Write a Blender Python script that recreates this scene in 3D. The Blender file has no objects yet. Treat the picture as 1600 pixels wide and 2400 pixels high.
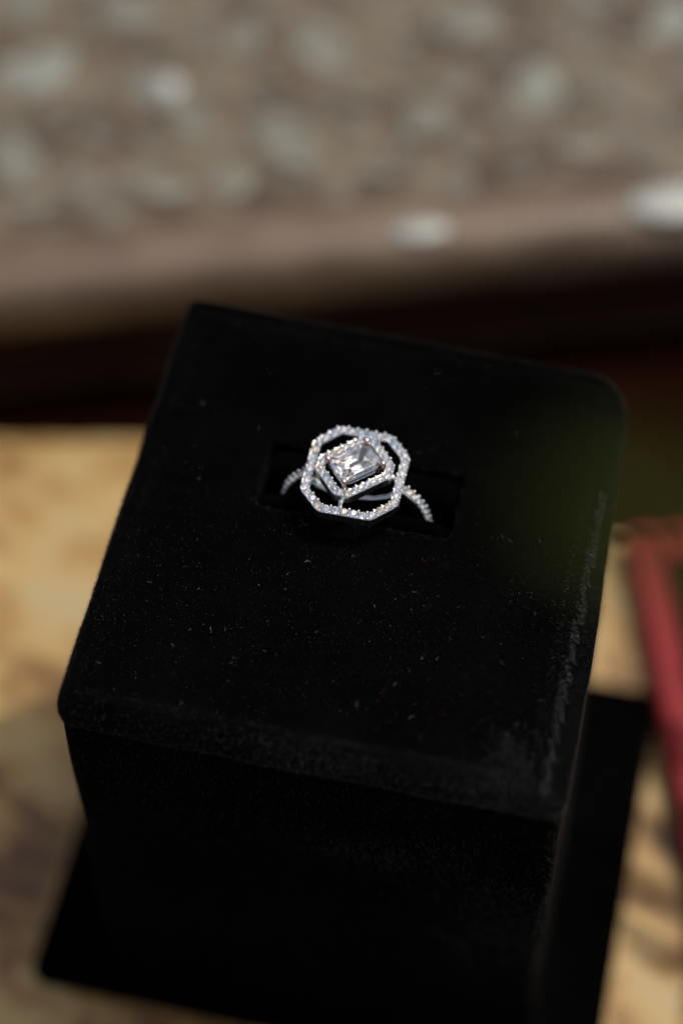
import bpy, bmesh, math, random
import numpy as np
from mathutils import Vector, Matrix, noise
random.seed(7); rng = np.random.default_rng(7)
R = math.radians
S = bpy.context.scene
C = S.collection
MM = 0.001                                   # the scene is in metres, shapes are written in millimetres

# ------------------------------------------------------------------ camera
cd = bpy.data.cameras.new('camera'); cam = bpy.data.objects.new('camera', cd); C.objects.link(cam)
cam.location = (0.0372986, -0.1633328, 0.2506074)
cam.rotation_euler = (0.59688954, 0.01022382, 0.22069454)
cd.sensor_fit = 'VERTICAL'; cd.sensor_height = 36; cd.sensor_width = 24; cd.lens = 85
cd.clip_start = 0.01; cd.clip_end = 50
cd.dof.use_dof = True; cd.dof.focus_distance = 0.2957; cd.dof.aperture_fstop = 5.3
S.camera = cam

# ------------------------------------------------------------------ sky, sun, exposure
SUN_EL, SUN_AZ = 62.0, 39.0                  # azimuth counted from +x towards +y
w = bpy.data.worlds.new('World'); S.world = w; w.use_nodes = True
nt = w.node_tree; nt.nodes.clear()
sky = nt.nodes.new('ShaderNodeTexSky'); sky.sky_type = 'NISHITA'; sky.sun_disc = False
sky.sun_elevation = R(SUN_EL); sky.sun_rotation = R(90 - SUN_AZ)
sky.air_density = 1.0; sky.dust_density = 5.0; sky.ozone_density = 0.3   # hazy, milky daylight
bg = nt.nodes.new('ShaderNodeBackground'); bg.inputs[1].default_value = 0.13
wo = nt.nodes.new('ShaderNodeOutputWorld')
nt.links.new(sky.outputs[0], bg.inputs[0]); nt.links.new(bg.outputs[0], wo.inputs[0])
sd = bpy.data.lights.new('sun', 'SUN'); sd.energy = 2.4; sd.angle = R(0.53); sd.color = (1.0, 0.955, 0.88)
sun = bpy.data.objects.new('sun', sd); C.objects.link(sun)
sv = Vector((math.cos(R(SUN_EL)) * math.cos(R(SUN_AZ)), math.cos(R(SUN_EL)) * math.sin(R(SUN_AZ)), math.sin(R(SUN_EL))))
sun.rotation_euler = sv.to_track_quat('Z', 'Y').to_euler(); sun.location = sv * 2
vs = S.view_settings
vs.view_transform = 'Standard'; vs.look = 'None'; vs.exposure = 0.0; vs.gamma = 1.0; vs.use_curve_mapping = False
S.render.engine = 'CYCLES'
cy = S.cycles
cy.use_denoising = True; cy.denoising_prefilter = 'ACCURATE'; cy.denoising_input_passes = 'RGB_ALBEDO_NORMAL'
try: cy.denoiser = 'OPENIMAGEDENOISE'
except Exception: pass
cy.max_bounces = 16; cy.transmission_bounces = 14; cy.glossy_bounces = 8; cy.diffuse_bounces = 4
cy.sample_clamp_indirect = 12.0

# ------------------------------------------------------------------ helpers
def link(name, me, mat=None, parent=None):
    o = bpy.data.objects.new(name, me); C.objects.link(o)
    if mat and me is not None and not me.materials: me.materials.append(mat)
    if parent: o.parent = parent
    return o
def empty(name, loc=(0, 0, 0), rz=0.0):
    o = bpy.data.objects.new(name, None); C.objects.link(o); o.empty_display_size = 0.005
    o.location = Vector(loc) * MM; o.rotation_euler = (0, 0, rz); return o
def tag(o, label=None, cat=None, group=None, kind=None):
    if label: o['label'] = label
    if cat: o['category'] = cat
    if group: o['group'] = group
    if kind: o['kind'] = kind
    return o
def mesh(name, verts, faces, smooth=False):
    me = bpy.data.meshes.new(name); me.from_pydata([tuple(c * MM for c in v) for v in verts], [], faces); me.update()
    if smooth: me.polygons.foreach_set('use_smooth', [True] * len(me.polygons))
    return me
def from_bm(name, bm, smooth=False, recalc=True):
    if recalc: bmesh.ops.recalc_face_normals(bm, faces=bm.faces)
    me = bpy.data.meshes.new(name)
    bmesh.ops.scale(bm, vec=(MM,) * 3, verts=bm.verts)
    bm.to_mesh(me); bm.free()
    if smooth: me.polygons.foreach_set('use_smooth', [True] * len(me.polygons))
    return me
def box_bm(bm, x0, x1, y0, y1, z0, z1, bev=0.0, seg=2):
    r = bmesh.ops.create_cube(bm, size=1.0)
    for v in r['verts']:
        v.co = Vector(((x0 + x1) / 2 + v.co.x * (x1 - x0), (y0 + y1) / 2 + v.co.y * (y1 - y0), (z0 + z1) / 2 + v.co.z * (z1 - z0)))
    if bev:
        es = list({e for v in r['verts'] for e in v.link_edges})
        bmesh.ops.bevel(bm, geom=es, offset=bev, segments=seg, profile=0.5, affect='EDGES')
def tube_bm(bm, pts, rad, n=6, caps=True, flat=None):
    pts = [Vector(p) for p in pts]; rings = []
    up = Vector((0, 0, 1))
    for i, p in enumerate(pts):
        t = (pts[min(i + 1, len(pts) - 1)] - pts[max(i - 1, 0)]).normalized()
        a = t.cross(up)
        if a.length < 1e-3: a = t.cross(Vector((1, 0, 0)))
        a.normalize(); b = a.cross(t).normalized()
        r = rad[i] if isinstance(rad, (list, tuple)) else rad
        rings.append([bm.verts.new(p + (a * math.cos(2 * math.pi * k / n) + b * math.sin(2 * math.pi * k / n) * (flat or 1.0)) * r) for k in range(n)])
    for q0, q1 in zip(rings, rings[1:]):
        for k in range(n): bm.faces.new((q0[k], q0[(k + 1) % n], q1[(k + 1) % n], q1[k]))
    if caps:
        bm.faces.new(rings[0][::-1]); bm.faces.new(rings[-1])

class Nodes:
    def __init__(s, name):
        s.m = bpy.data.materials.new(name); s.m.use_nodes = True
        s.t = s.m.node_tree; s.b = s.t.nodes['Principled BSDF']
    def n(s, typ, **kw):
        x = s.t.nodes.new('ShaderNode' + typ)
        for k, v in kw.items():
            if k.startswith('_'): setattr(x, k[1:], v)
            else: x.inputs[k].default_value = v
        return x
    def l(s, a, b): s.t.links.new(a, b)
    def p(s, **kw):
        for k, v in kw.items(): s.b.inputs[k.replace('_', ' ')].default_value = v
        return s
    def ramp(s, src, stops):
        r = s.t.nodes.new('ShaderNodeValToRGB'); e = r.color_ramp.elements
        while len(e) < len(stops): e.new(0.5)
        for x, (pos, col) in zip(e, stops): x.position = pos; x.color = tuple(col) + (1,) if len(col) == 3 else col
        s.l(src, r.inputs[0]); return r
    def coord(s, scale=(1, 1, 1), rot=(0, 0, 0), loc=(0, 0, 0)):
        tc = s.n('TexCoord'); mp = s.n('Mapping'); s.l(tc.outputs['Object'], mp.inputs[0])
        mp.inputs['Scale'].default_value = scale; mp.inputs['Rotation'].default_value = rot; mp.inputs['Location'].default_value = loc
        return mp.outputs[0]

# ------------------------------------------------------------------ materials
def mat_velvet(name, sheen=0.05):
    N = Nodes(name).p(Roughness=0.95)
    N.b.inputs['Specular IOR Level'].default_value = 0.008
    co = N.coord()
    n1 = N.n('TexNoise', Scale=70.0, Detail=3.0, Roughness=0.6); N.l(co, n1.inputs['Vector'])
    n2 = N.n('TexNoise', Scale=5200.0, Detail=2.0); N.l(co, n2.inputs['Vector'])
    r1 = N.ramp(n1.outputs[0], [(0.35, (0.0006, 0.0006, 0.0006)), (0.75, (0.0014, 0.0014, 0.0014))])
    N.l(r1.outputs[0], N.b.inputs['Base Color'])
    mr = N.n('MapRange'); N.l(n1.outputs[0], mr.inputs[0])
    mr.inputs[1].default_value = 0.45; mr.inputs[2].default_value = 0.72; mr.inputs[3].default_value = sheen * 0.35; mr.inputs[4].default_value = sheen * 1.6
    N.l(mr.outputs[0], N.b.inputs['Sheen Weight'])
    N.b.inputs['Sheen Roughness'].default_value = 0.35
    N.b.inputs['Sheen Tint'].default_value = (0.75, 0.78, 0.8, 1)
    bp = N.n('Bump', Strength=0.5, Distance=0.0002); N.l(n2.outputs[0], bp.inputs['Height']); N.l(bp.outputs[0], N.b.inputs['Normal'])
    return N.m
def mat_simple(name, col, rough, metal=0.0, spec=0.5, **kw):
    N = Nodes(name).p(Roughness=rough, Metallic=metal); N.b.inputs['Base Color'].default_value = tuple(col) + (1,)
    N.b.inputs['Specular IOR Level'].default_value = spec
    for k, v in kw.items(): N.b.inputs[k.replace('_', ' ')].default_value = v
    return N
VELVET = mat_velvet('black_velvet', 0.006)
PADVEL = mat_velvet('black_pad_velvet', 0.0005)
NAP = mat_simple('velvet_nap', (0.008, 0.008, 0.0085), 0.24, spec=0.6).m
BRUSH_SHEEN = mat_simple('brushed_nap_sheen', (0.075, 0.078, 0.080), 0.4, spec=0.7).m  # brushed pile; the paler colour stands in for its sheen
LINT = mat_simple('pale_lint', (0.42, 0.42, 0.42), 0.7).m
LINTR = mat_simple('red_lint', (0.30, 0.03, 0.03), 0.7).m
def mat_silver(name, col, rough):
    N = mat_simple(name, col, rough, 1.0)
    n = N.n('TexNoise', Scale=1800.0, Detail=3.0); N.l(N.coord(), n.inputs['Vector'])
    mr = N.n('MapRange'); N.l(n.outputs[0], mr.inputs[0]); mr.inputs[3].default_value = rough * 0.6; mr.inputs[4].default_value = rough * 1.6
    N.l(mr.outputs[0], N.b.inputs['Roughness'])
    bp = N.n('Bump', Strength=0.12, Distance=0.00005); N.l(n.outputs[0], bp.inputs['Height']); N.l(bp.outputs[0], N.b.inputs['Normal'])
    return N.m
SILVER = mat_silver('polished_silver', (0.92, 0.91, 0.88), 0.18)
BEAD = mat_silver('bead_silver', (0.95, 0.94, 0.92), 0.26)
ROSE_REFLECTION = mat_silver('prong_rose_reflection', (0.74, 0.56, 0.50), 0.12)  # silver prongs; the rose tint stands in for pinkish reflections
def mat_gem(name, ior, rough, col=(1, 1, 1)):
    return mat_simple(name, col, rough, IOR=ior, Transmission_Weight=1.0).m
GEM = mat_gem('clear_crystal', 2.15, 0.0, (1.0, 0.985, 0.955))
PAVES = [mat_gem('pave_crystal', 2.3, 0.015), mat_gem('pave_fire_warm', 2.3, 0.015, (1.0, 0.86, 0.70)), mat_gem('pave_fire_cool', 2.3, 0.015, (0.72, 0.90, 1.0))]  # warm and cool tints stand in for coloured flashes of light

def mat_table():
    N = Nodes('tan_wood').p(Roughness=0.55)
    co = N.coord(rot=(0, 0, R(20)))
    st = N.n('Mapping'); N.l(co, st.inputs[0]); st.inputs['Scale'].default_value = (9, 60, 9)
    a = N.n('TexNoise', Scale=1.0, Detail=5.0, Roughness=0.55, Distortion=1.6); N.l(st.outputs[0], a.inputs['Vector'])
    big = N.n('TexNoise', Scale=48.0, Detail=3.0, Roughness=0.6, Distortion=0.8); N.l(co, big.inputs['Vector'])
    fine = N.n('TexNoise', Scale=120.0, Detail=2.0, Roughness=0.5, Distortion=1.0); N.l(co, fine.inputs['Vector'])
    m0 = N.n('Mix', _data_type='FLOAT'); m0.inputs[0].default_value = 0.5; N.l(big.outputs[0], m0.inputs[2]); N.l(fine.outputs[0], m0.inputs[3])
    mx = N.n('Mix', _data_type='FLOAT'); mx.inputs[0].default_value = 0.6
    N.l(a.outputs[0], mx.inputs[2]); N.l(m0.outputs[0], mx.inputs[3])
    light = N.ramp(mx.outputs[0], [(0.40, (0.085, 0.034, 0.006)), (0.47, (0.25, 0.13, 0.030)), (0.54, (0.39, 0.256, 0.090)), (0.62, (0.35, 0.272, 0.135))])
    N.l(light.outputs[0], N.b.inputs['Base Color'])
    bp = N.n('Bump', Strength=0.3, Distance=0.0005); N.l(a.outputs[0], bp.inputs['Height']); N.l(bp.outputs[0], N.b.inputs['Normal'])
    return N.m
TABLE = mat_table()
def mat_chest(name, c0, c1, rough, coat=0.0, spot=False):
    N = Nodes(name).p(Roughness=rough); N.b.inputs['Coat Weight'].default_value = coat; N.b.inputs['Coat Roughness'].default_value = 0.3
    co = N.coord(scale=(18, 90, 60))
    a = N.n('TexNoise', Scale=1.0, Detail=6.0, Roughness=0.6, Distortion=2.0); N.l(co, a.inputs['Vector'])
    b = N.n('TexNoise', Scale=70.0, Detail=3.0); N.l(N.coord(), b.inputs['Vector'])
    mx = N.n('Mix', _data_type='FLOAT'); mx.inputs[0].default_value = 0.5; N.l(a.outputs[0], mx.inputs[2]); N.l(b.outputs[0], mx.inputs[3])
    if spot: mx.inputs[0].default_value = 0.8; b.inputs['Scale'].default_value = 95.0
    r = N.ramp(mx.outputs[0], [(0.40 if spot else 0.35, c0), (0.60 if spot else 0.65, c1)]); N.l(r.outputs[0], N.b.inputs['Base Color'])
    bp = N.n('Bump', Strength=0.4, Distance=0.0006); N.l(mx.outputs[0], bp.inputs['Height']); N.l(bp.outputs[0], N.b.inputs['Normal'])
    return N.m
CHTOP = mat_chest('weathered_brown_wood', (0.046, 0.023, 0.008), (0.132, 0.102, 0.062), 0.6, spot=True)
CHEDGE = mat_chest('brown_moulding_wood', (0.085, 0.052, 0.030), (0.175, 0.127, 0.083), 0.38)
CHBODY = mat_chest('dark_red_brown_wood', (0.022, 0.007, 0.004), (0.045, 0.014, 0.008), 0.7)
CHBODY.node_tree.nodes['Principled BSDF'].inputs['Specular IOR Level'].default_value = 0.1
def mat_pearl(name, c0, c1):
    N = Nodes(name).p(Roughness=0.38); N.b.inputs['Specular IOR Level'].default_value = 0.35
    n = N.n('TexNoise', Scale=260.0, Detail=3.0); N.l(N.coord(), n.inputs['Vector'])
    r = N.ramp(n.outputs[0], [(0.35, c0), (0.65, c1)]); N.l(r.outputs[0], N.b.inputs['Base Color'])
    N.b.inputs['Coat Weight'].default_value = 0.12; N.b.inputs['Coat Roughness'].default_value = 0.2
    return N.m
SHELL = mat_pearl('grey_shell', (0.105, 0.100, 0.074), (0.200, 0.195, 0.155)); PEARL = mat_pearl('mother_of_pearl', (0.15, 0.152, 0.122), (0.26, 0.268, 0.225)); HORN = mat_pearl('dull_shell', (0.085, 0.070, 0.048), (0.17, 0.155, 0.12))
GLINT = mat_silver('pale_metal_glint', (0.40, 0.41, 0.38), 0.66)  # pale metal stands in for highlights on the chest
RIBBON = mat_simple('red_lacquer', (0.21, 0.020, 0.022), 0.6, spec=0.15).m
SHADE_SHEET = mat_simple('dark_maroon_shade', (0.0085, 0.0022, 0.0013), 1.0, spec=0.0).m  # dark colour stands in for the shade before the chest
DARKLIN = mat_simple('dark_lining', (0.014, 0.008, 0.004), 0.9, spec=0.02).m
def mat_leaf():
    N = mat_simple('dark_green_leaf', (0.020, 0.027, 0.009), 0.7, spec=0.05)
    n = N.n('TexNoise', Scale=300.0, Detail=2.0); N.l(N.coord(), n.inputs['Vector'])
    r = N.ramp(n.outputs[0], [(0.3, (0.020, 0.025, 0.004)), (0.7, (0.034, 0.042, 0.007))]); N.l(r.outputs[0], N.b.inputs['Base Color'])
    return N.m
LEAF = mat_leaf()
STEM = mat_simple('green_brown_stem', (0.03, 0.032, 0.012), 0.7).m

# ------------------------------------------------------------------ table
ZT = -82.0
bm = bmesh.new(); box_bm(bm, -420, 420, -380, 420, ZT - 25, ZT, 2.0, 2)
tag(link('table', from_bm('table', bm), TABLE), 'tan wooden tabletop with darker brown figure under the display', 'table', kind='structure')

# ------------------------------------------------------------------ inlaid wooden chest behind
CH_T = -53.0
chest = empty('inlaid_chest', (-73.9, 66.0, ZT), R(19.48))
tag(chest, 'brown wooden chest with pearly inlays on its lid, behind the black display', 'chest')
HT = CH_T - ZT                                # lid height over the table
x0, x1, dep = -70, 215, 175
bm = bmesh.new(); box_bm(bm, x0 + 9, x1 - 9, 12, dep - 12, HT - 2.5, HT, 0.5, 2)
lid = link('lid_panel', from_bm('lid_panel', bm), CHTOP, chest)
def moulding(name, pa, pb, inward):
    # rounded frame strip from pa to pb, width 12, with a nosed outer edge
    prof = [(12, HT - 2.4), (12, HT + 0.3), (11.2, HT + 0.8), (6.0, HT + 0.85), (4.0, HT + 0.45), (2.4, HT - 0.35), (1.1, HT - 1.7), (0.3, HT - 3.6), (0.05, HT - 6.2), (0.5, HT - 9.5), (1.6, HT - 11.0), (12, HT - 11.0)]
    bm = bmesh.new(); pa = Vector(pa); pb = Vector(pb); d = (pb - pa).normalized(); inn = Vector(inward)
    n = 24; rings = []
    for i in range(n + 1):
        t = i / n; ring = []
        for o, z in prof:
            mit = 0.0
            lo = pa + d * o; hi = pb - d * o                      # mitred ends
            p = lo.lerp(hi, t) + inn * o
            wv = 0.18 * noise.noise(Vector((p.x * 0.05, p.y * 0.05, z * 0.2)))
            ring.append(bm.verts.new((p.x + inn.x * wv, p.y + inn.y * wv, z + wv)))
        rings.append(ring)
    for a, b in zip(rings, rings[1:]):
        for k in range(len(prof)): bm.faces.new((a[k], a[(k + 1) % len(prof)], b[(k + 1) % len(prof)], b[k]))
    bm.faces.new(rings[0]); bm.faces.new(rings[-1][::-1])
    me = from_bm(name, bm, True)
    return link(name, me, CHEDGE, chest)
moulding('lid_moulding', (x0, 0), (x1, 0), (0, 1)); moulding('lid_moulding', (x1, dep), (x0, dep), (0, -1))
moulding('lid_moulding', (x0, dep), (x0, 0), (1, 0)); moulding('lid_moulding', (x1, 0), (x1, dep), (-1, 0))
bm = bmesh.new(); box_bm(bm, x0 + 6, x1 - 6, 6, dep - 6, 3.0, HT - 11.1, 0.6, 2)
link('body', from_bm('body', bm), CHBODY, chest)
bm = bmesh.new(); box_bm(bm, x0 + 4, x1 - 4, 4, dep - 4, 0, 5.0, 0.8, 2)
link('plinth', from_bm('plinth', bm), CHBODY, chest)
def leaf_mesh(name, L, Wd, kind):
    n = 16; up = []
    for k in range(n):
        a = 2 * math.pi * k / n
        c, s_ = math.cos(a), math.sin(a)
        if kind == 0: r = (c * L / 2, s_ * Wd / 2 * (1 - 0.35 * c))
        elif kind == 1: r = (c * L / 2, s_ * abs(s_) ** 0.25 * Wd / 2)
        else: r = (c * L / 2, s_ * Wd / 2 + 0.12 * L * (c * c - 0.5))
        up.append(r)
    v = [(x, y, 0) for x, y in up] + [(x * 0.93, y * 0.93, 0.42) for x, y in up] + [(0, 0, 0.5)]
    f = [(k, (k + 1) % n, n + (k + 1) % n, n + k) for k in range(n)] + [(n + k, n + (k + 1) % n, 2 * n) for k in range(n)]
    return mesh(name, v, f)
kinds = [leaf_mesh('inlay', 10, 5.5, 0), leaf_mesh('inlay', 10, 6, 1), leaf_mesh('inlay', 10, 5, 2)]
dull = [k_.copy() for k_ in kinds]; mid = [k_.copy() for k_ in kinds]
for k_ in mid: k_.materials.append(SHELL)
for k_ in kinds: k_.materials.append(PEARL)
for k_ in dull: k_.materials.append(HORN)
spots = [(29.4, 40.6, 0.75, -40, 1.25), (34, 33.5, 0.95, -50, 0.9), (8, 49.1, 1.35, 12, 1.2), (26.4, 60.7, 1.2, -20, 1.1), (58.3, 47.9, 1.35, -62, 0.95),
         (73.4, 29.2, 1.05, 75, 1.15), (93.8, 33.8, 1.0, 80, 1.2), (84.2, 51, 1.1, 20, 1.25), (119.2, 46.4, 1.0, 60, 1.2), (49.9, 26.2, 1.35, -60, 1.0),
         (4.1, 28.2, 1.2, -75, 1.0), (27.8, 19.2, 1.0, -15, 0.8), (40.2, 18.5, 0.75, 30, 1.2), (63.7, 17.5, 0.5, 0, 0.8), (98.8, 18.9, 0.8, 10, 0.7),
         (6.5, 17.1, 0.6, 20, 0.8), (7.3, 66.5, 1.0, 50, 1.1), (106.5, 53.5, 0.8, -35, 1.0), (44.9, 51.8, 0.8, 70, 1.0), (18, 32, 0.6, -35, 0.7), (63, 36, 0.6, -40, 0.7), (107, 30, 0.7, -60, 0.7),
         (-14, 40, 1.2, 30, 1), (-12, 20, 1, -30, 1), (-30, 55, 1.1, 60, 1), (-34, 28, 1.1, -10, 1), (-50, 42, 1.1, 40, 1), (135, 25, 1.1, -50, 1), (140, 52, 1.1, 30, 1), (160, 38, 1.1, 70, 1), (185, 30, 1, 10, 1), (182, 58, 1.1, -40, 1),
         (0, 88, 1.1, 20, 1), (24, 84, 1.0, -50, 1), (46, 78, 1.1, 70, 1), (66, 70, 1.1, -10, 1), (70, 92, 1.1, 40, 1), (98, 74, 1.1, -70, 1), (120, 70, 1.1, 20, 1), (112, 96, 1.1, 60, 1), (145, 84, 1.1, -30, 1)]
ri = random.Random(12); placed = [(a_[0], a_[1] + 2, a_[2] * 6) for a_ in spots]; many = [(a_[0], a_[1], a_[2], a_[3], a_[4], i in (0, 2, 6, 8, 26, 33)) for i, a_ in enumerate(spots)]
for _ in range(2500):
    px, py, sc_ = ri.uniform(-28, 158), ri.uniform(14, 92), ri.uniform(0.32, 0.78)
    if len(many) >= 290: break
    if all(math.hypot(px - q[0], py - q[1]) > (q[2] + sc_ * 6) * 0.80 for q in placed):
        placed.append((px, py, sc_ * 6)); many.append((px, py - 2, sc_, ri.uniform(-80, 80), ri.uniform(0.6, 1.2), False))
for i, (px, py, sc_, ang, wid, bright) in enumerate(many):
    if py < 12.5: continue
    o = link('inlay', (kinds if bright else mid if i < len(spots) else dull)[i % 3], None, chest)
    o.location = Vector((px, py + 2.0, HT + 0.02)) * MM; o.rotation_euler = (R(ri.gauss(0, 2.5)), R(ri.gauss(0, 2.5)), R(ang)); o.scale = (sc_ * 1.15, sc_ * wid * 1.25, 1)
# pale metal domes added in place of highlights on the front moulding
def glint_mesh(rad, h):
    v, f, n, m = [], [], 20, 6
    for j in range(m):
        a = (j / m) * math.pi / 2
        for k in range(n): v.append((rad * math.cos(a) * math.cos(2 * math.pi * k / n), rad * math.cos(a) * math.sin(2 * math.pi * k / n), h * math.sin(a)))
    v.append((0, 0, h))
    for j in range(m - 1):
        for k in range(n): f.append((j * n + k, j * n + (k + 1) % n, (j + 1) * n + (k + 1) % n, (j + 1) * n + k))
    for k in range(n): f.append(((m - 1) * n + k, (m - 1) * n + (k + 1) % n, m * n))
    return mesh('glint_dome', v, f, True)
sm = glint_mesh(3.2, 1.3); sm.materials.append(GLINT)
for px, py, sc_ in ((69.3, 5.4, 0.8), (112.5, 6.0, 1.45), (-20, 5.6, 0.8), (155, 5.6, 1.1)):
    o = link('glint_dome', sm, None, chest); o.location = Vector((px, py, HT + 0.75)) * MM; o.scale = (sc_ * 1.9, sc_ * 0.9, 1.0 if sc_ > 1 else 0.6)

o = link('glint_dome', sm, None, chest); o.location = Vector((30.5, 43.5, HT + 0.4)) * MM; o.scale = (0.95, 0.95, 1)  # added dome stands in for a glint on the lid

# ------------------------------------------------------------------ black velvet pad under the display
def rrect(cx, cy, hx, hy, radii, off, z, ns=20, nc=8):
    # closed loop counter-clockwise from the front-left corner; radii order: front-left, front-right, back-right, back-left
    pts = []; hx += off; hy += off
    cs = [(-1, -1, 180), (1, -1, 270), (1, 1, 0), (-1, 1, 90)]
    arcs = []
    for (sx, sy, a0), r in zip(cs, radii):
        r = max(r + off, 0.15)
        c = (cx + sx * (hx - r), cy + sy * (hy - r))
        arcs.append([(c[0] + r * math.cos(R(a0 + 90 * k / nc)), c[1] + r * math.sin(R(a0 + 90 * k / nc))) for k in range(nc + 1)])
    for i in range(4):
        pts += arcs[i]
        a, b = arcs[i][-1], arcs[(i + 1) % 4][0]
        pts += [(a[0] + (b[0] - a[0]) * k / ns, a[1] + (b[1] - a[1]) * k / ns) for k in range(1, ns)]
    return [(x, y, z) for x, y in pts]
def loft(loops, cap0=True, cap1=True):
    v = [p for l_ in loops for p in l_]; n = len(loops[0]); f = []
    for j in range(len(loops) - 1):
        for k in range(n): f.append((j * n + k, j * n + (k + 1) % n, (j + 1) * n + (k + 1) % n, (j + 1) * n + k))
    if cap0: f.append(tuple(range(n))[::-1])
    if cap1: f.append(tuple((len(loops) - 1) * n + k for k in range(n)))
    return v, f
def wobble(v, amp, sc_, seed=0.0):
    out = []
    for x, y, z in v:
        q = Vector((x * sc_ + seed, y * sc_, z * sc_))
        d = noise.noise_vector(q)
        out.append((x + d.x * amp, y + d.y * amp, z + d.z * amp * 0.6))
    return out
v, f = loft([rrect(-0.3, -1.3, 41.6, 33.6, (2.5,) * 4, o_, z_) for o_, z_ in ((-0.6, ZT), (0, ZT + 0.5), (0, ZT + 1.6), (-0.5, ZT + 2.1), (-1.0, ZT + 2.2))])
pad = link('velvet_pad', mesh('velvet_pad', v, f, True), PADVEL)
tag(pad, 'flat black velvet pad lying on the table under the ring display', 'pad')
ZP = ZT + 2.2

# ------------------------------------------------------------------ black velvet ring display
box = empty('ring_display', (0, 0, ZP))
tag(box, 'tall black velvet ring display block with slotted top, holding the ring', 'ring display')
def inbox(o): o.parent = box; o.matrix_parent_inverse = Matrix.Translation(Vector((0, 0, -ZP)) * MM); return o
HX, HY = 29.2, 31.2
RAD = (2.4, 1.8, 5.0, 1.2)
SCX, SCY, SHX, SHY = -0.95, 6.2, 12.6, 5.0       # the slot
def skew(v):
    # hand-covered box, not quite square: back left corner drawn out, right side a little toed in at the back
    out = []
    for x, y, z in v:
        fl = max(0.0, min(1.0, (-z - 0.05) / 3.0)); edge = max(0.0, (abs(x) - 14) / 15); by = max(0.0, (y - 14) / 17)
        if x > 0: x -= 1.5 * fl * edge * max(0.0, (y + 12) / 43)
        else: x -= 0.7 * edge
        y += 1.25 * by * max(0.0, min(1.0, (16 - x) / 45))
        out.append((x, y, z))
    return out
prof = [(-2.0, -5.2), (-0.4, -5.2), (0.10, -4.9), (0.20, -4.2), (0.15, -3.0), (0.0, -1.8), (-0.15, -0.9), (-0.45, -0.3), (-0.95, -0.03), (-1.5, 0.02), (-1.9, -0.14), (-2.3, -0.18), (-2.8, -0.08), (-4.0, 0.0)]
def flare(z): return max(0.0, min(1.0, (-z - 0.05) / 3.0))          # the sides spread a little below the top edge
loops = [rrect(0.95 * flare(z_), -0.35 * flare(z_), HX + 1.35 * flare(z_), HY + 0.35 * flare(z_), RAD, o_, z_) for o_, z_ in prof]
last = loops[-1]; slot0 = rrect(SCX, SCY, SHX, SHY, (0.9,) * 4, 0.7, 0.0)
for t in (0.12, 0.25, 0.4, 0.55, 0.7, 0.85):
    loops.append([tuple(a[i] + (b[i] - a[i]) * t for i in range(3)) for a, b in zip(last, slot0)])
loops += [slot0] + [rrect(SCX, SCY, SHX, SHY, (0.9,) * 4, o_, z_) for o_, z_ in ((0.35, 0.03), (0.1, -0.12), (0, -0.45), (0, -2.0), (0, -6.0))]
v, f = loft(loops, False, True)
v = skew(wobble(v, 0.22, 0.16))
cap_me = mesh('cap', v, f, True)
cap = inbox(link('cap', cap_me, VELVET)); cap['label'] = 'slotted velvet cap with rolled edge'
v, f = loft([rrect(0.95, -0.35, HX + 1.15, HY + 0.15, (2.2, 1.8, 4.0, 1.4), o_, z_) for o_, z_ in [(-1.0, ZP), (-0.1, ZP + 0.3), (0, ZP + 1.2)] + [(0, ZP + 1.2 + (-5.05 - ZP - 1.2) * k / 24) for k in range(1, 25)]])
v = skew(wobble(v, 0.30, 0.07, 5.0))
body = inbox(link('body', mesh('body', v, f, True), VELVET))
def cushion(y0, y1):
    n, m = 40, 12; vv, ff = [], []
    xa, xb = SCX - SHX + 0.12, SCX + SHX - 0.12
    for i in range(n + 1):
        x = xa + (xb - xa) * i / n
        for j in range(m + 1):
            t = j / m; y = y0 + (y1 - y0) * t
            e = min(1.0, (1 - abs(2 * t - 1) ** 3.5)); ex = 1 - abs(2 * i / n - 1) ** 14
            z = -2.6 + 2.75 * e * ex + 0.12 * noise.noise(Vector((x * 0.4, y * 0.6, y0)))
            vv.append((x, y, z))
    for i in range(n):
        for j in range(m):
            a = i * (m + 1) + j; ff.append((a, a + m + 1, a + m + 2, a + 1))
    # skirts down to the floor of the slot
    for side in (0, m):
        b = len(vv)
        for i in range(n + 1): q = vv[i * (m + 1) + side]; vv.append((q[0], q[1], -5.9))
        for i in range(n):
            a0, a1 = i * (m + 1) + side, (i + 1) * (m + 1) + side
            ff.append((a0, b + i, b + i + 1, a1) if side == 0 else (a0, a1, b + i + 1, b + i))
    return mesh('slot_cushion', vv, ff, True)
RX, RY = -1.35, 5.25                               # where the ring stands
for y0, y1 in ((SCY - SHY + 0.1, RY - 1.15), (RY + 1.15, SCY + SHY - 0.1)):
    inbox(link('slot_cushion', cushion(y0, y1), VELVET))

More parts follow.
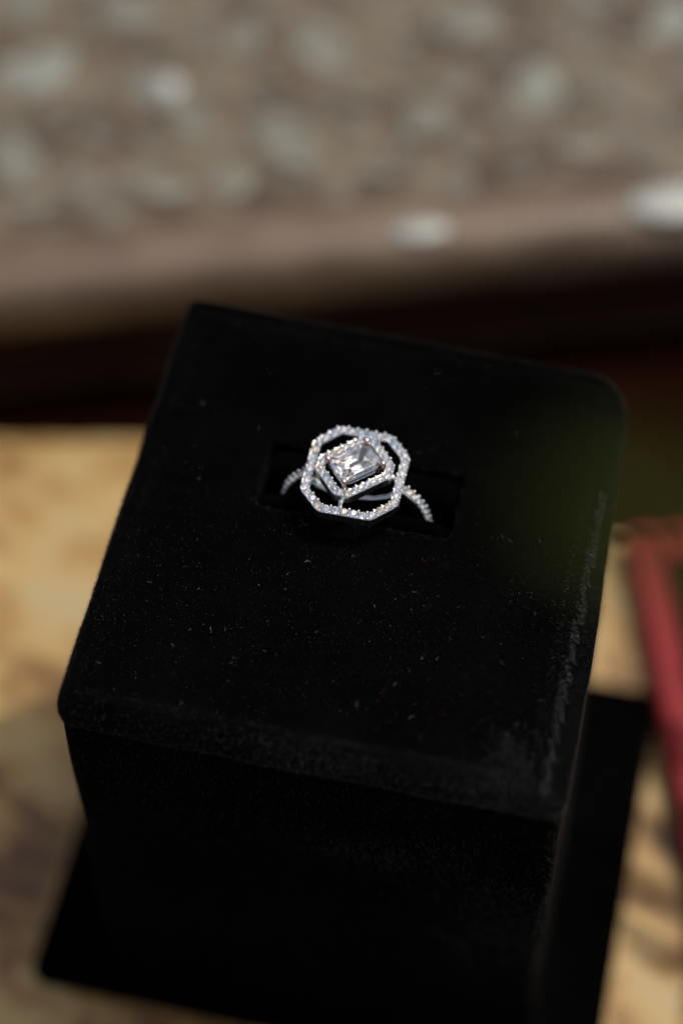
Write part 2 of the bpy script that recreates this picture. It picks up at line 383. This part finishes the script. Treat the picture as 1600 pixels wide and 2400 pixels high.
# velvet nap: short fibres standing on the fabric
def nap(name, src, count, length, width, lean, zmin=-99, region=None, mat=None):
    me = src.data; me.calc_loop_triangles()
    vc = np.empty(len(me.vertices) * 3); me.vertices.foreach_get('co', vc); vc = vc.reshape(-1, 3) / MM
    lt = np.empty(len(me.loop_triangles) * 3, dtype=np.int32); me.loop_triangles.foreach_get('vertices', lt); lt = lt.reshape(-1, 3)
    A, B, D = vc[lt[:, 0]], vc[lt[:, 1]], vc[lt[:, 2]]
    nrm = np.cross(B - A, D - A); ar = np.linalg.norm(nrm, axis=1); nrm /= np.maximum(ar, 1e-12)[:, None]
    cen = (A + B + D) / 3
    wt = ar * ((cen[:, 2] > zmin))
    if region is not None: wt = wt * region(cen, nrm)
    idx = rng.choice(len(ar), count, p=wt / wt.sum())
    u, v_ = rng.random(count), rng.random(count); sw = u + v_ > 1; u[sw], v_[sw] = 1 - u[sw], 1 - v_[sw]
    P = A[idx] + (B - A)[idx] * u[:, None] + (D - A)[idx] * v_[:, None]; Nn = nrm[idx]
    rd = rng.normal(size=(count, 3)) * (0.22 + 0.5 * rng.random((count, 1)) ** 3)
    dr = Nn + rd + np.array(lean); dr /= np.linalg.norm(dr, axis=1)[:, None]
    sd_ = np.cross(dr, rng.normal(size=(count, 3))); sd_ /= np.linalg.norm(sd_, axis=1)[:, None]
    s2 = np.cross(dr, sd_)
    Ln = length * (0.5 + rng.random(count))[:, None]; Wn = width * (0.6 + 0.8 * rng.random(count))[:, None]
    V = np.empty((count, 4, 3))                               # a fine cone: three base points and a tip
    for k in range(3):
        a = 2 * math.pi * k / 3; V[:, k] = P + (sd_ * math.cos(a) + s2 * math.sin(a)) * Wn
    V[:, 3] = P + dr * Ln
    base = (np.arange(count, dtype=np.int32) * 4)[:, None]
    T = np.concatenate([base + np.array([[0, 1, 3]]), base + np.array([[1, 2, 3]]), base + np.array([[2, 0, 3]])], 1).astype(np.int32).ravel()
    nf = count * 3
    m2 = bpy.data.meshes.new(name); m2.vertices.add(count * 4); m2.loops.add(nf * 3); m2.polygons.add(nf)
    m2.vertices.foreach_set('co', (V * MM).ravel()); m2.loops.foreach_set('vertex_index', T)
    m2.polygons.foreach_set('loop_start', np.arange(0, nf * 3, 3, dtype=np.int32)); m2.update(calc_edges=True)
    m2.polygons.foreach_set('use_smooth', [True] * nf)
    o = link(name, m2, mat or NAP); o['kind'] = 'stuff'; return inbox(o)
nap('velvet_nap', cap, 45000, 0.34, 0.009, (-0.10, -0.25, 0), zmin=-5.0, region=lambda c, n: 0.35 + 0.65 * (c[:, 1] < 2))
def near_edge(c, n): return ((c[:, 2] > -5.1) & ((np.abs(c[:, 0]) > 26.3) | (np.abs(c[:, 1]) > 28.3)))
nap('edge_nap', cap, 20000, 0.36, 0.011, (0.1, -0.2, 0), zmin=-5.0, region=lambda c, n: near_edge(c, n) * 1.0)
# pile brushed sideways, its sheen put into a paler colour: along the right roll, the front roll and in a patch by the near right corner
nap('brushed_nap', cap, 2300, 0.42, 0.010, (0.95, -0.75, 0.0), zmin=-5.0, mat=BRUSH_SHEEN,
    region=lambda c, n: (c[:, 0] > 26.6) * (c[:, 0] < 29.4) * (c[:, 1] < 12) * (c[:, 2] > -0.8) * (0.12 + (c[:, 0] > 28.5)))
nap('brushed_nap', cap, 4200, 0.40, 0.0095, (0.35, -1.2, 0.0), zmin=-5.0, mat=BRUSH_SHEEN,
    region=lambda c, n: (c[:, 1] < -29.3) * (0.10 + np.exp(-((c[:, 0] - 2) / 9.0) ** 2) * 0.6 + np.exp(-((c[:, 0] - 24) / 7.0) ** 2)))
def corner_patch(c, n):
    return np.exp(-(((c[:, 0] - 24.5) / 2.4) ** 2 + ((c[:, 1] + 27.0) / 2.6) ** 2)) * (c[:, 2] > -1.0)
nap('brushed_nap', cap, 800, 0.42, 0.0095, (0.8, -1.0, 0.0), zmin=-5.0, region=corner_patch, mat=BRUSH_SHEEN)
def slot_lip(c, n):
    dx = np.abs(c[:, 0] - SCX) - SHX; dy = np.abs(c[:, 1] - SCY) - SHY
    return ((np.maximum(dx, dy) > -0.1) & (np.maximum(dx, dy) < 0.9)) * 1.0
nap('slot_nap', cap, 300, 0.40, 0.011, (0.2, -0.6, 0.0), zmin=-0.6, region=slot_lip, mat=BRUSH_SHEEN)  # pale fibres stand in for light catching the slot edge
nap('body_nap', body, 30000, 0.32, 0.010, (0, 0, -0.3), zmin=-60, region=lambda c, n: (n[:, 1] < -0.5) * 1.0 + (n[:, 0] > 0.5) * 1.0 + 0.15)
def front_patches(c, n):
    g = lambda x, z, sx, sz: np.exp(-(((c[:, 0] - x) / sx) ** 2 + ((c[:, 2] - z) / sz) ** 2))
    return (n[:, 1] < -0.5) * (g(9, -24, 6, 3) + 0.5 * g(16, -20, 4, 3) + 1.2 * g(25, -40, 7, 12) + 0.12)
nap('brushed_nap', body, 7000, 0.5, 0.012, (0.3, -0.2, 0.7), zmin=-78, region=front_patches, mat=BRUSH_SHEEN)  # brushed patches, their sheen put into the paler fibres

# lint and dust on the velvet
def top_z(x, y): return 0.06
def lint_object(name, n, seed, mat, label, lmin, lmax, rad):
    r_ = random.Random(seed); bm = bmesh.new()
    for _ in range(n):
        while True:
            x = r_.uniform(-27, 27); y = r_.uniform(-29, 29)
            if r_.random() < (0.85 if y < 0 else 0.35) and not (abs(x - SCX) < SHX + 0.5 and abs(y - SCY) < SHY + 0.5): break
        L = (lmin + (lmax - lmin) * r_.random() ** 2) * (2.6 if r_.random() < 0.09 else 1); a = r_.uniform(0, 6.28); cur = r_.uniform(-2.6, 2.6); p = Vector((x, y, 0.18 + 0.2 * r_.random())); pts = [p.copy()]
        for k in range(6):
            p = p + Vector((math.cos(a), math.sin(a), r_.uniform(-0.25, 0.25))) * (L / 6); a += cur / 6 + r_.uniform(-0.35, 0.35); pts.append(p.copy())
        tube_bm(bm, pts, rad * r_.uniform(0.6, 1.3), 3)
    o = link(name, from_bm(name, bm), mat); tag(o, label, 'lint', kind='stuff'); return o
lint_object('lint', 80, 3, LINT, 'pale curly lint fibres scattered over the black velvet', 0.2, 0.7, 0.0065)
lint_object('coloured_lint', 5, 11, LINTR, 'a few red lint fibres on the black velvet', 0.4, 0.8, 0.007)
cnt = 1500; bm = bmesh.new(); r_ = random.Random(5)
for _ in range(cnt):
    x = r_.uniform(-27.5, 27.5); y = r_.uniform(-29.5, 29)
    if y > -2 and r_.random() < 0.7: continue
    if abs(x - SCX) < SHX + 0.4 and abs(y - SCY) < SHY + 0.4: continue
    s_ = r_.uniform(0.006, 0.017) * (1.8 if r_.random() < 0.05 else 1); c = Vector((x, y, 0.2 + 0.15 * r_.random()))
    t4 = [bm.verts.new(c + Vector(d_) * s_ * r_.uniform(0.6, 1.4)) for d_ in ((1, 1, 1), (-1, -1, 1), (-1, 1, -1), (1, -1, -1))]
    for q in ((0, 1, 2), (0, 3, 1), (0, 2, 3), (1, 3, 2)): bm.faces.new([t4[k] for k in q])
tag(link('dust', from_bm('dust', bm), LINT), 'fine pale dust specks over the black velvet top', 'dust', kind='stuff')

# ------------------------------------------------------------------ the ring
ring = empty('ring', (RX, RY, 0))
tag(ring, 'silver ring with octagonal crystal halo and tilted rectangular clear stone', 'ring')
def poly_offset(P, d):
    n = len(P); out = []
    for i in range(n):
        p0, p1, p2 = Vector(P[i - 1]), Vector(P[i]), Vector(P[(i + 1) % n])
        e1 = (p1 - p0).normalized(); e2 = (p2 - p1).normalized()
        n1 = Vector((e1.y, -e1.x)); n2 = Vector((e2.y, -e2.x))
        b = (n1 + n2); b = b / max(b.dot(n1), 1e-6) if b.length else n1
        out.append(tuple(p1 + b * d))
    return out
def octagon(hx, hy, c, rot=0.0, rnd=0):
    P = [(hx, -hy + c), (hx, hy - c), (hx - c, hy), (-hx + c, hy), (-hx, hy - c), (-hx, -hy + c), (-hx + c, -hy), (hx - c, -hy)]
    if rnd:                                       # ease each corner
        Q = []
        for i, p in enumerate(P):
            a, b = Vector(P[i - 1]), Vector(P[(i + 1) % 8]); p = Vector(p)
            pa = p + (a - p).normalized() * rnd; pb = p + (b - p).normalized() * rnd
            for t in (0, 0.5, 1): Q.append(tuple((pa * (1 - t) + p * t) * (1 - t) + (p * (1 - t) + pb * t) * t))
        P = Q
    c_, s_ = math.cos(rot), math.sin(rot)
    return [(x * c_ - y * s_, x * s_ + y * c_) for x, y in P]
def frame_mesh(name, P, wd, z0, z1, bev=0.12, floor=None):
    prof = [(-wd + bev, z0), (wd - bev, z0), (wd, z0 + bev), (wd, z1 - bev), (wd - bev, z1), (-wd + bev, z1), (-wd, z1 - bev), (-wd, z0 + bev)]
    if floor is not None:                          # open channel the stones sit in
        t = 0.15
        prof = [(-wd + bev, z0), (wd - bev, z0), (wd, z0 + bev), (wd, z1 - 0.05), (wd - 0.05, z1), (wd - t, z1 - 0.03), (wd - t - 0.05, floor), (-wd + t + 0.05, floor), (-wd + t, z1 - 0.03), (-wd + 0.05, z1), (-wd, z1 - 0.05), (-wd, z0 + bev)]
    loops = [[(x, y, z) for x, y in poly_offset(P, o_)] for o_, z in prof]
    n = len(P); v = [p for l_ in loops for p in l_]; f = []; m = len(prof)
    for j in range(m):
        for k in range(n): f.append((j * n + k, j * n + (k + 1) % n, ((j + 1) % m) * n + (k + 1) % n, ((j + 1) % m) * n + k))
    bm = bmesh.new(); vs_ = [bm.verts.new(p) for p in v]
    for q in f: bm.faces.new([vs_[k] for k in q])
    return from_bm(name, bm)
def hull(name, pts):
    bm = bmesh.new()
    for p in pts: bm.verts.new(p)
    bmesh.ops.convex_hull(bm, input=bm.verts)
    bmesh.ops.delete(bm, geom=[v for v in bm.verts if not v.link_faces], context='VERTS')
    return from_bm(name, bm)
def brilliant(name, r):
    P = []
    for k in range(8):
        a = R(45 * k); a2 = a + R(22.5)
        P.append((0.54 * r * math.cos(a2), 0.54 * r * math.sin(a2), 0.42 * r))      # table
        P.append((0.80 * r * math.cos(a), 0.80 * r * math.sin(a), 0.25 * r))        # star and kite facets
        for b in (a, a2):
            P.append((r * math.cos(b), r * math.sin(b), 0.04 * r)); P.append((r * math.cos(b), r * math.sin(b), -0.04 * r))
        P.append((0.45 * r * math.cos(a2), 0.45 * r * math.sin(a2), -0.50 * r))
    P.append((0, 0, -0.86 * r))
    return hull(name, P)
def walk(P, n, start=0.0):
    P = [Vector(p) for p in P]; seg = [(P[i], P[(i + 1) % len(P)]) for i in range(len(P))]; L = [(b - a).length for a, b in seg]; T = sum(L); out = []
    for i in range(n):
        s = ((i + start) / n * T) % T
        for (a, b), l_ in zip(seg, L):
            if s <= l_: d = (b - a).normalized(); out.append((a + d * s, d)); break
            s -= l_
    return out
sph = bmesh.new(); bmesh.ops.create_icosphere(sph, subdivisions=2, radius=1.0); SV = [tuple(v.co) for v in sph.verts]; SF = [[v.index for v in f_.verts] for f_ in sph.faces]; sph.free()
def beads(name, items, mat, parent):
    v, f = [], []
    for (x, y, z, r) in items:
        b = len(v); v += [(x + a * r, y + c * r, z + d * r) for a, c, d in SV]; f += [[b + k for k in q] for q in SF]
    o = link(name, mesh(name, v, f, True), mat, parent); o['kind'] = 'stuff'; return o
def stones(parent, me, places):
    for (p, nrm, spin) in places:
        o = link('stone', me[rs.choice((0, 0, 0, 0, 1, 2))], None, parent); q = Vector(nrm).to_track_quat('Z', 'Y')
        o.rotation_mode = 'QUATERNION'; o.rotation_quaternion = q @ Matrix.Rotation(spin, 3, 'Z').to_quaternion(); o.location = Vector(p) * MM
rs = random.Random(21)
def pave(parent, P, n, zs, r, bead_off, bead_r, tilt=0.22):
    me = [brilliant('stone', r) for _ in PAVES]
    for m_, pm in zip(me, PAVES): m_.materials.append(pm)
    pl = []
    for p, d in walk(P, n, 0.5): pl.append(((p.x, p.y, zs), (rs.gauss(0, tilt), rs.gauss(0, tilt), 1), rs.uniform(0, 6.28)))
    stones(parent, me, pl)
    it = []
    for p, d in walk(P, n, 0.0):
        nn = Vector((d.y, -d.x))
        for s_ in (-1, 1): it.append((p.x + nn.x * bead_off * s_, p.y + nn.y * bead_off * s_, zs + 0.12, bead_r * rs.uniform(0.85, 1.15)))
    beads('bead_setting', it, BEAD, parent)
# outer halo
OUT = octagon(5.68, 6.10, 2.55, 0, 0.35)
oh = link('outer_halo', frame_mesh('outer_halo', OUT, 0.54, 3.3, 4.78, floor=4.2), SILVER, ring)
oh['label'] = 'octagonal halo set with small crystals'
pave(oh, OUT, 35, 4.86, 0.53, 0.49, 0.145)
# inner halo, turned
ROT = R(42)
INN = octagon(3.88, 3.12, 1.08, ROT, 0.12)
ih = link('inner_halo', frame_mesh('inner_halo', INN, 0.54, 4.7, 6.12, floor=5.6), SILVER, ring)
ih['label'] = 'rectangular halo of smaller crystals round the stone'
pave(ih, INN, 27, 6.20, 0.44, 0.48, 0.14)
# bars between the halos
for sx, sy in ((1, 1), (1, -1), (-1, 1), (-1, -1)):
    a = Vector((sx * 3.5 * math.cos(ROT) - sy * 2.75 * math.sin(ROT), sx * 3.5 * math.sin(ROT) + sy * 2.75 * math.cos(ROT), 5.0))
    out = Vector((0, 0, 0))
    if abs(a.x) > abs(a.y): out = Vector((math.copysign(5.5, a.x), a.y, 4.1))
    else: out = Vector((a.x, math.copysign(5.9, a.y), 4.1))
    bm = bmesh.new(); tube_bm(bm, [a, a.lerp(out, 0.3) - Vector((0, 0, 0.1)), a.lerp(out, 0.7), out], [0.42, 0.32, 0.32, 0.45], 10)
    link('bridge', from_bm('bridge', bm, True), SILVER, ring)
# basket and prongs
BAS = octagon(2.45, 1.65, 0.7, ROT, 0.2)
link('basket_rail', frame_mesh('basket_rail', BAS, 0.16, 5.5, 5.9, 0.05), SILVER, ring)
GIR = octagon(2.75, 1.98, 0.8, ROT, 0.2)
link('basket_rail', frame_mesh('basket_rail', poly_offset(GIR, -0.10), 0.13, 6.5, 6.78, 0.05), SILVER, ring)
for sx, sy in ((1, 1), (1, -1), (-1, 1), (-1, -1)):
    lx, ly = sx * 2.78, sy * 2.03
    x, y = lx * math.cos(ROT) - ly * math.sin(ROT), lx * math.sin(ROT) + ly * math.cos(ROT)
    bm = bmesh.new(); tube_bm(bm, [(x * 0.72, y * 0.72, 4.6), (x * 0.9, y * 0.9, 5.9), (x, y, 6.6), (x * 0.99, y * 0.99, 7.2)], [0.24, 0.24, 0.26, 0.3], 10)
    pr = link('prong', from_bm('prong', bm, True), ROSE_REFLECTION, ring)
    bm = bmesh.new(); bmesh.ops.create_icosphere(bm, subdivisions=3, radius=0.43)
    for v_ in bm.verts: v_.co = Vector((v_.co.x + x * 0.99, v_.co.y + y * 0.99, v_.co.z * 0.85 + 7.3))
    link('prong_ball', from_bm('prong_ball', bm, True), ROSE_REFLECTION, pr)
# centre stone
def radiant():
    P = []; zg = 6.92
    def ring_pts(hx, hy, c, z):
        return [(x, y, z) for x, y in octagon(hx, hy, c, ROT)]
    P += ring_pts(2.88, 2.00, 0.70, zg - 0.06); P += ring_pts(2.88, 2.00, 0.70, zg + 0.06)
    P += ring_pts(2.56, 1.72, 0.66, zg + 0.36); P += ring_pts(2.18, 1.36, 0.52, zg + 0.54)
    c_, s_ = math.cos(ROT), math.sin(ROT)
    for (hx, hy, z, n, ph) in ((2.25, 1.52, zg - 0.75, 12, 0.0), (1.65, 1.0, zg - 1.35, 10, 0.3), (1.1, 0.5, zg - 1.85, 6, 0.0)):
        for k in range(n):
            a = 2 * math.pi * k / n + ph; x = hx * math.copysign(abs(math.cos(a)) ** 0.75, math.cos(a)); y = hy * math.copysign(abs(math.sin(a)) ** 0.75, math.sin(a))
            P.append((x * c_ - y * s_, x * s_ + y * c_, z))
    for x in (-0.7, 0.0, 0.7): P.append((x * c_, x * s_, zg - 2.1))
    return hull('centre_stone', P)
cs = link('centre_stone', radiant(), GEM, ring); cs['label'] = 'large clear rectangular cut stone'
# band
ZC, RM = -3.85, 8.85
def band_pt(th, dr=0.0): return Vector((math.sin(th) * (RM + dr), 0, ZC + math.cos(th) * (RM + dr)))
n = 120; a0, a1 = R(37), R(360 - 37); v, f = [], []
bprof = [(-0.62, -0.56), (-0.62, 0.56), (-0.45, 0.66), (0.5, 0.66), (0.58, 0.5), (0.1, 0.42), (0.1, -0.42), (0.58, -0.5), (0.5, -0.66), (-0.45, -0.66)]
NB = len(bprof)
for i in range(n + 1):
    th = a0 + (a1 - a0) * i / n
    for dr, y in bprof: p = band_pt(th, dr); v.append((p.x, y, p.z))
for i in range(n):
    for k in range(NB): f.append((i * NB + k, i * NB + (k + 1) % NB, (i + 1) * NB + (k + 1) % NB, (i + 1) * NB + k))
f.append(tuple(range(NB))); f.append(tuple(n * NB + k for k in range(NB))[::-1])
bm = bmesh.new(); vv = [bm.verts.new(p) for p in v]; [bm.faces.new([vv[k] for k in q]) for q in f]
band = link('band', from_bm('band', bm), SILVER, ring)
bme = [brilliant('stone', 0.44) for _ in PAVES]
for m_, pm in zip(bme, PAVES): m_.materials.append(pm)
pl, it = [], []
for sg in (1, -1):
    for k in range(8):
        th = sg * R(41 + 6.3 * k); p = band_pt(th, 0.68); nv = band_pt(th, 1.0) - band_pt(th, 0)
        pl.append((tuple(p), (nv.x + rs.gauss(0, 0.08), rs.gauss(0, 0.08), nv.z), rs.uniform(0, 6)))
        th2 = sg * R(41 + 6.3 * (k + 0.5)); q = band_pt(th2, 0.78)
        for s_ in (-1, 1): it.append((q.x, s_ * 0.5, q.z, 0.16))
stones(band, bme, pl); beads('bead_setting', it, BEAD, band)
# polished under-rail of the head, seen through the opening
bm = bmesh.new(); tube_bm(bm, [(-5.6, -0.3, 2.6), (-4.6, -0.9, 2.1), (-3.2, -1.15, 1.85), (-1.4, -1.35, 1.75), (0.6, -1.4, 1.6), (2.6, -1.2, 1.6), (4.4, -0.8, 2.0), (5.6, -0.3, 2.6)], [0.5, 0.62, 0.66, 0.6, 0.42, 0.34, 0.4, 0.5], 12)
link('gallery_rail', from_bm('gallery_rail', bm, True), SILVER, ring)

# ------------------------------------------------------------------ dark sheet added in place of the shade in front of the chest
def shade_sheet():
    # flat stand-in for shade between the chest's foot and the display; front edge runs a little askew
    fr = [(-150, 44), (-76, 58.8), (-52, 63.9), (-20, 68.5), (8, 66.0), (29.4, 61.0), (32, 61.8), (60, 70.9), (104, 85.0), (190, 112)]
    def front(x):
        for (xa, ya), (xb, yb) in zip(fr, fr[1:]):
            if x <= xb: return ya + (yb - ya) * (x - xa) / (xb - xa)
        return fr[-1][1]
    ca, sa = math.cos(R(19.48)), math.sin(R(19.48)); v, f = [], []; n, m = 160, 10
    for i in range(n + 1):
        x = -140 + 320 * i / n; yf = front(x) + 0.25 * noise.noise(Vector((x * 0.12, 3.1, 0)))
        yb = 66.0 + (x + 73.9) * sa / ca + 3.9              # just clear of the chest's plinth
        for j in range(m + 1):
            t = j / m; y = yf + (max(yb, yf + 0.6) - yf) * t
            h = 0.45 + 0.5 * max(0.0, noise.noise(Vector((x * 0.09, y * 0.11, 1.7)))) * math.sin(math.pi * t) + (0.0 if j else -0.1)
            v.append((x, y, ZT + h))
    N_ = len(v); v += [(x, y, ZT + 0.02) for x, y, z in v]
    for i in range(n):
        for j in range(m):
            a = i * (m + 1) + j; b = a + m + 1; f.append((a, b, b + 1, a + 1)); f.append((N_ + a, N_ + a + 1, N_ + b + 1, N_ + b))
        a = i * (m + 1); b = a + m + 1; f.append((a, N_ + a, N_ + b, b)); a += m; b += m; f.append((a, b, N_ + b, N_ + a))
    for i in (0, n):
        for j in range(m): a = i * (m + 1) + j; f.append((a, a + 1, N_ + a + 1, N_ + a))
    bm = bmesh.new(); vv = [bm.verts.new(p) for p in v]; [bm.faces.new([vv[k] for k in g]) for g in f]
    return from_bm('dark_shade_sheet', bm, True)
tag(link('dark_shade_sheet', shade_sheet(), SHADE_SHEET), 'dark maroon sheet added in place of the shade on the table along the foot of the chest', 'shade_sheet')

# ------------------------------------------------------------------ red-rimmed tray right of the display
TA = R(17.7)
tray = empty('red_tray', (31.0, 60.3, ZT), TA)
tag(tray, 'shallow tray with red rim and dark lining at the right edge of the table', 'tray')
TL, TW, TH, RW = 100.0, 70.0, 5.0, 6.0               # runs down (-y) TL long and TW wide to the right
def rim(name, xa, xb, ya, yb):
    bm = bmesh.new(); box_bm(bm, xa, xb, ya, yb, 0, TH, 1.9, 4); link(name, from_bm(name, bm, False), RIBBON, tray)
rim('rim', 0, RW, -TL, 0); rim('rim', TW - RW, TW, -TL, 0); rim('rim', RW + 0.02, TW - RW - 0.02, -RW, 0); rim('rim', RW + 0.02, TW - RW - 0.02, -TL, -TL + RW)
bm = bmesh.new(); box_bm(bm, RW - 0.3, TW - RW + 0.3, -TL + RW - 0.3, -RW + 0.3, 0.2, 1.2, 0.1, 1)
link('lining', from_bm('lining', bm), DARKLIN, tray)

# ------------------------------------------------------------------ leafy sprig close to the lens
sp = empty('leafy_sprig', (112, -20, ZT)); tag(sp, 'dark green leafy sprig, out of focus, reaching over the display from the right', 'sprig')
inv = Matrix.Translation(Vector((-112, 20, -ZT)) * MM)
stem_pts = [(112, -20, ZT), (110, -28, -40), (103, -42, 15), (90, -57, 65), (72, -71, 106), (57, -79, 130), (45.86, -94.58, 148.84), (39.86, -94.26, 150.76)]
bm = bmesh.new(); tube_bm(bm, stem_pts, [1.1, 1.0, 0.9, 0.8, 0.6, 0.45, 0.35, 0.2], 8)
o = link('stem', from_bm('stem', bm, True), STEM, sp); o.matrix_parent_inverse = inv
def leaf(base, tip, wid, tilt):
    b, t = Vector(base), Vector(tip); d = (t - b); L = d.length; d.normalize(); s_ = d.cross(Vector((0, 0, 1))).normalized()
    s_ = Matrix.Rotation(tilt, 3, d) @ s_; u = s_.cross(d); n, m = 12, 6; v, f = [], []
    for i in range(n + 1):
        x = i / n; wv = wid * math.sin(math.pi * min(1, x * 0.98 + 0.02) ** 0.8) ** 0.9 + 0.05
        for k in range(m + 1):
            c = k / m * 2 - 1
            v.append(b + d * (x * L) + s_ * (c * wv * (1 + 0.05 * (i % 2))) + u * (0.22 * wid * abs(c) - 0.08 * L * (x - 0.5) ** 2 * 4))
    for i in range(n):
        for k in range(m): a = i * (m + 1) + k; f.append((a, a + 1, a + m + 2, a + m + 1))
    me = mesh('leaf', v, f, True); o = link('leaf', me, LEAF, sp); o.matrix_parent_inverse = inv
    md = o.modifiers.new('thickness', 'SOLIDIFY'); md.thickness = 0.00025
leaf((39.86, -94.26, 150.76), (30.82, -94.66, 151.96), 2.32, -0.6)
leaf((45.86, -94.58, 148.84), (38.5, -97.14, 149.88), 1.7, -0.6)
leaf((54, -80, 134), (48.5, -75, 139), 2.0, -0.3)
leaf((62, -76.3, 122), (60, -88, 126), 3.2, 0.3)
leaf((72, -70, 103), (62, -62, 112), 4.0, 0.2)
leaf((80, -64.3, 86.5), (84, -78, 96), 4.5, 0.2)
leaf((90, -57, 65), (78, -46, 74), 4.5, 0.2)
leaf((103, -42, 15), (110, -57, 30), 5, 0.2)
leaf((108, -32.5, -20), (96, -22, -6), 5, 0.2)
# a second, unseen branch added to the sprig to dapple shade on the table
shade_branch = [(103, -42, 15), (104, -20, 24), (100, 8, 30), (96, 36, 28), (92, 62, 22), (86, 84, 12)]
bm = bmesh.new(); tube_bm(bm, shade_branch, [0.7, 0.65, 0.6, 0.5, 0.4, 0.25], 7)
o = link('stem', from_bm('stem', bm, True), STEM, sp); o.matrix_parent_inverse = inv
rl = random.Random(4)
for i in range(26):
    t = (i + 0.5) / 26 * 4.6
    if t < 2.3: continue
    k = min(int(t), 4); b = Vector(shade_branch[k]).lerp(Vector(shade_branch[k + 1]), t - k)
    sg = -1 if i % 2 else 1
    d = Vector((-sg * rl.uniform(7, 14), rl.uniform(0, 9), rl.uniform(-3, 5)))
    leaf(b, b + d, rl.uniform(1.8, 3.4), rl.uniform(-0.4, 0.4))
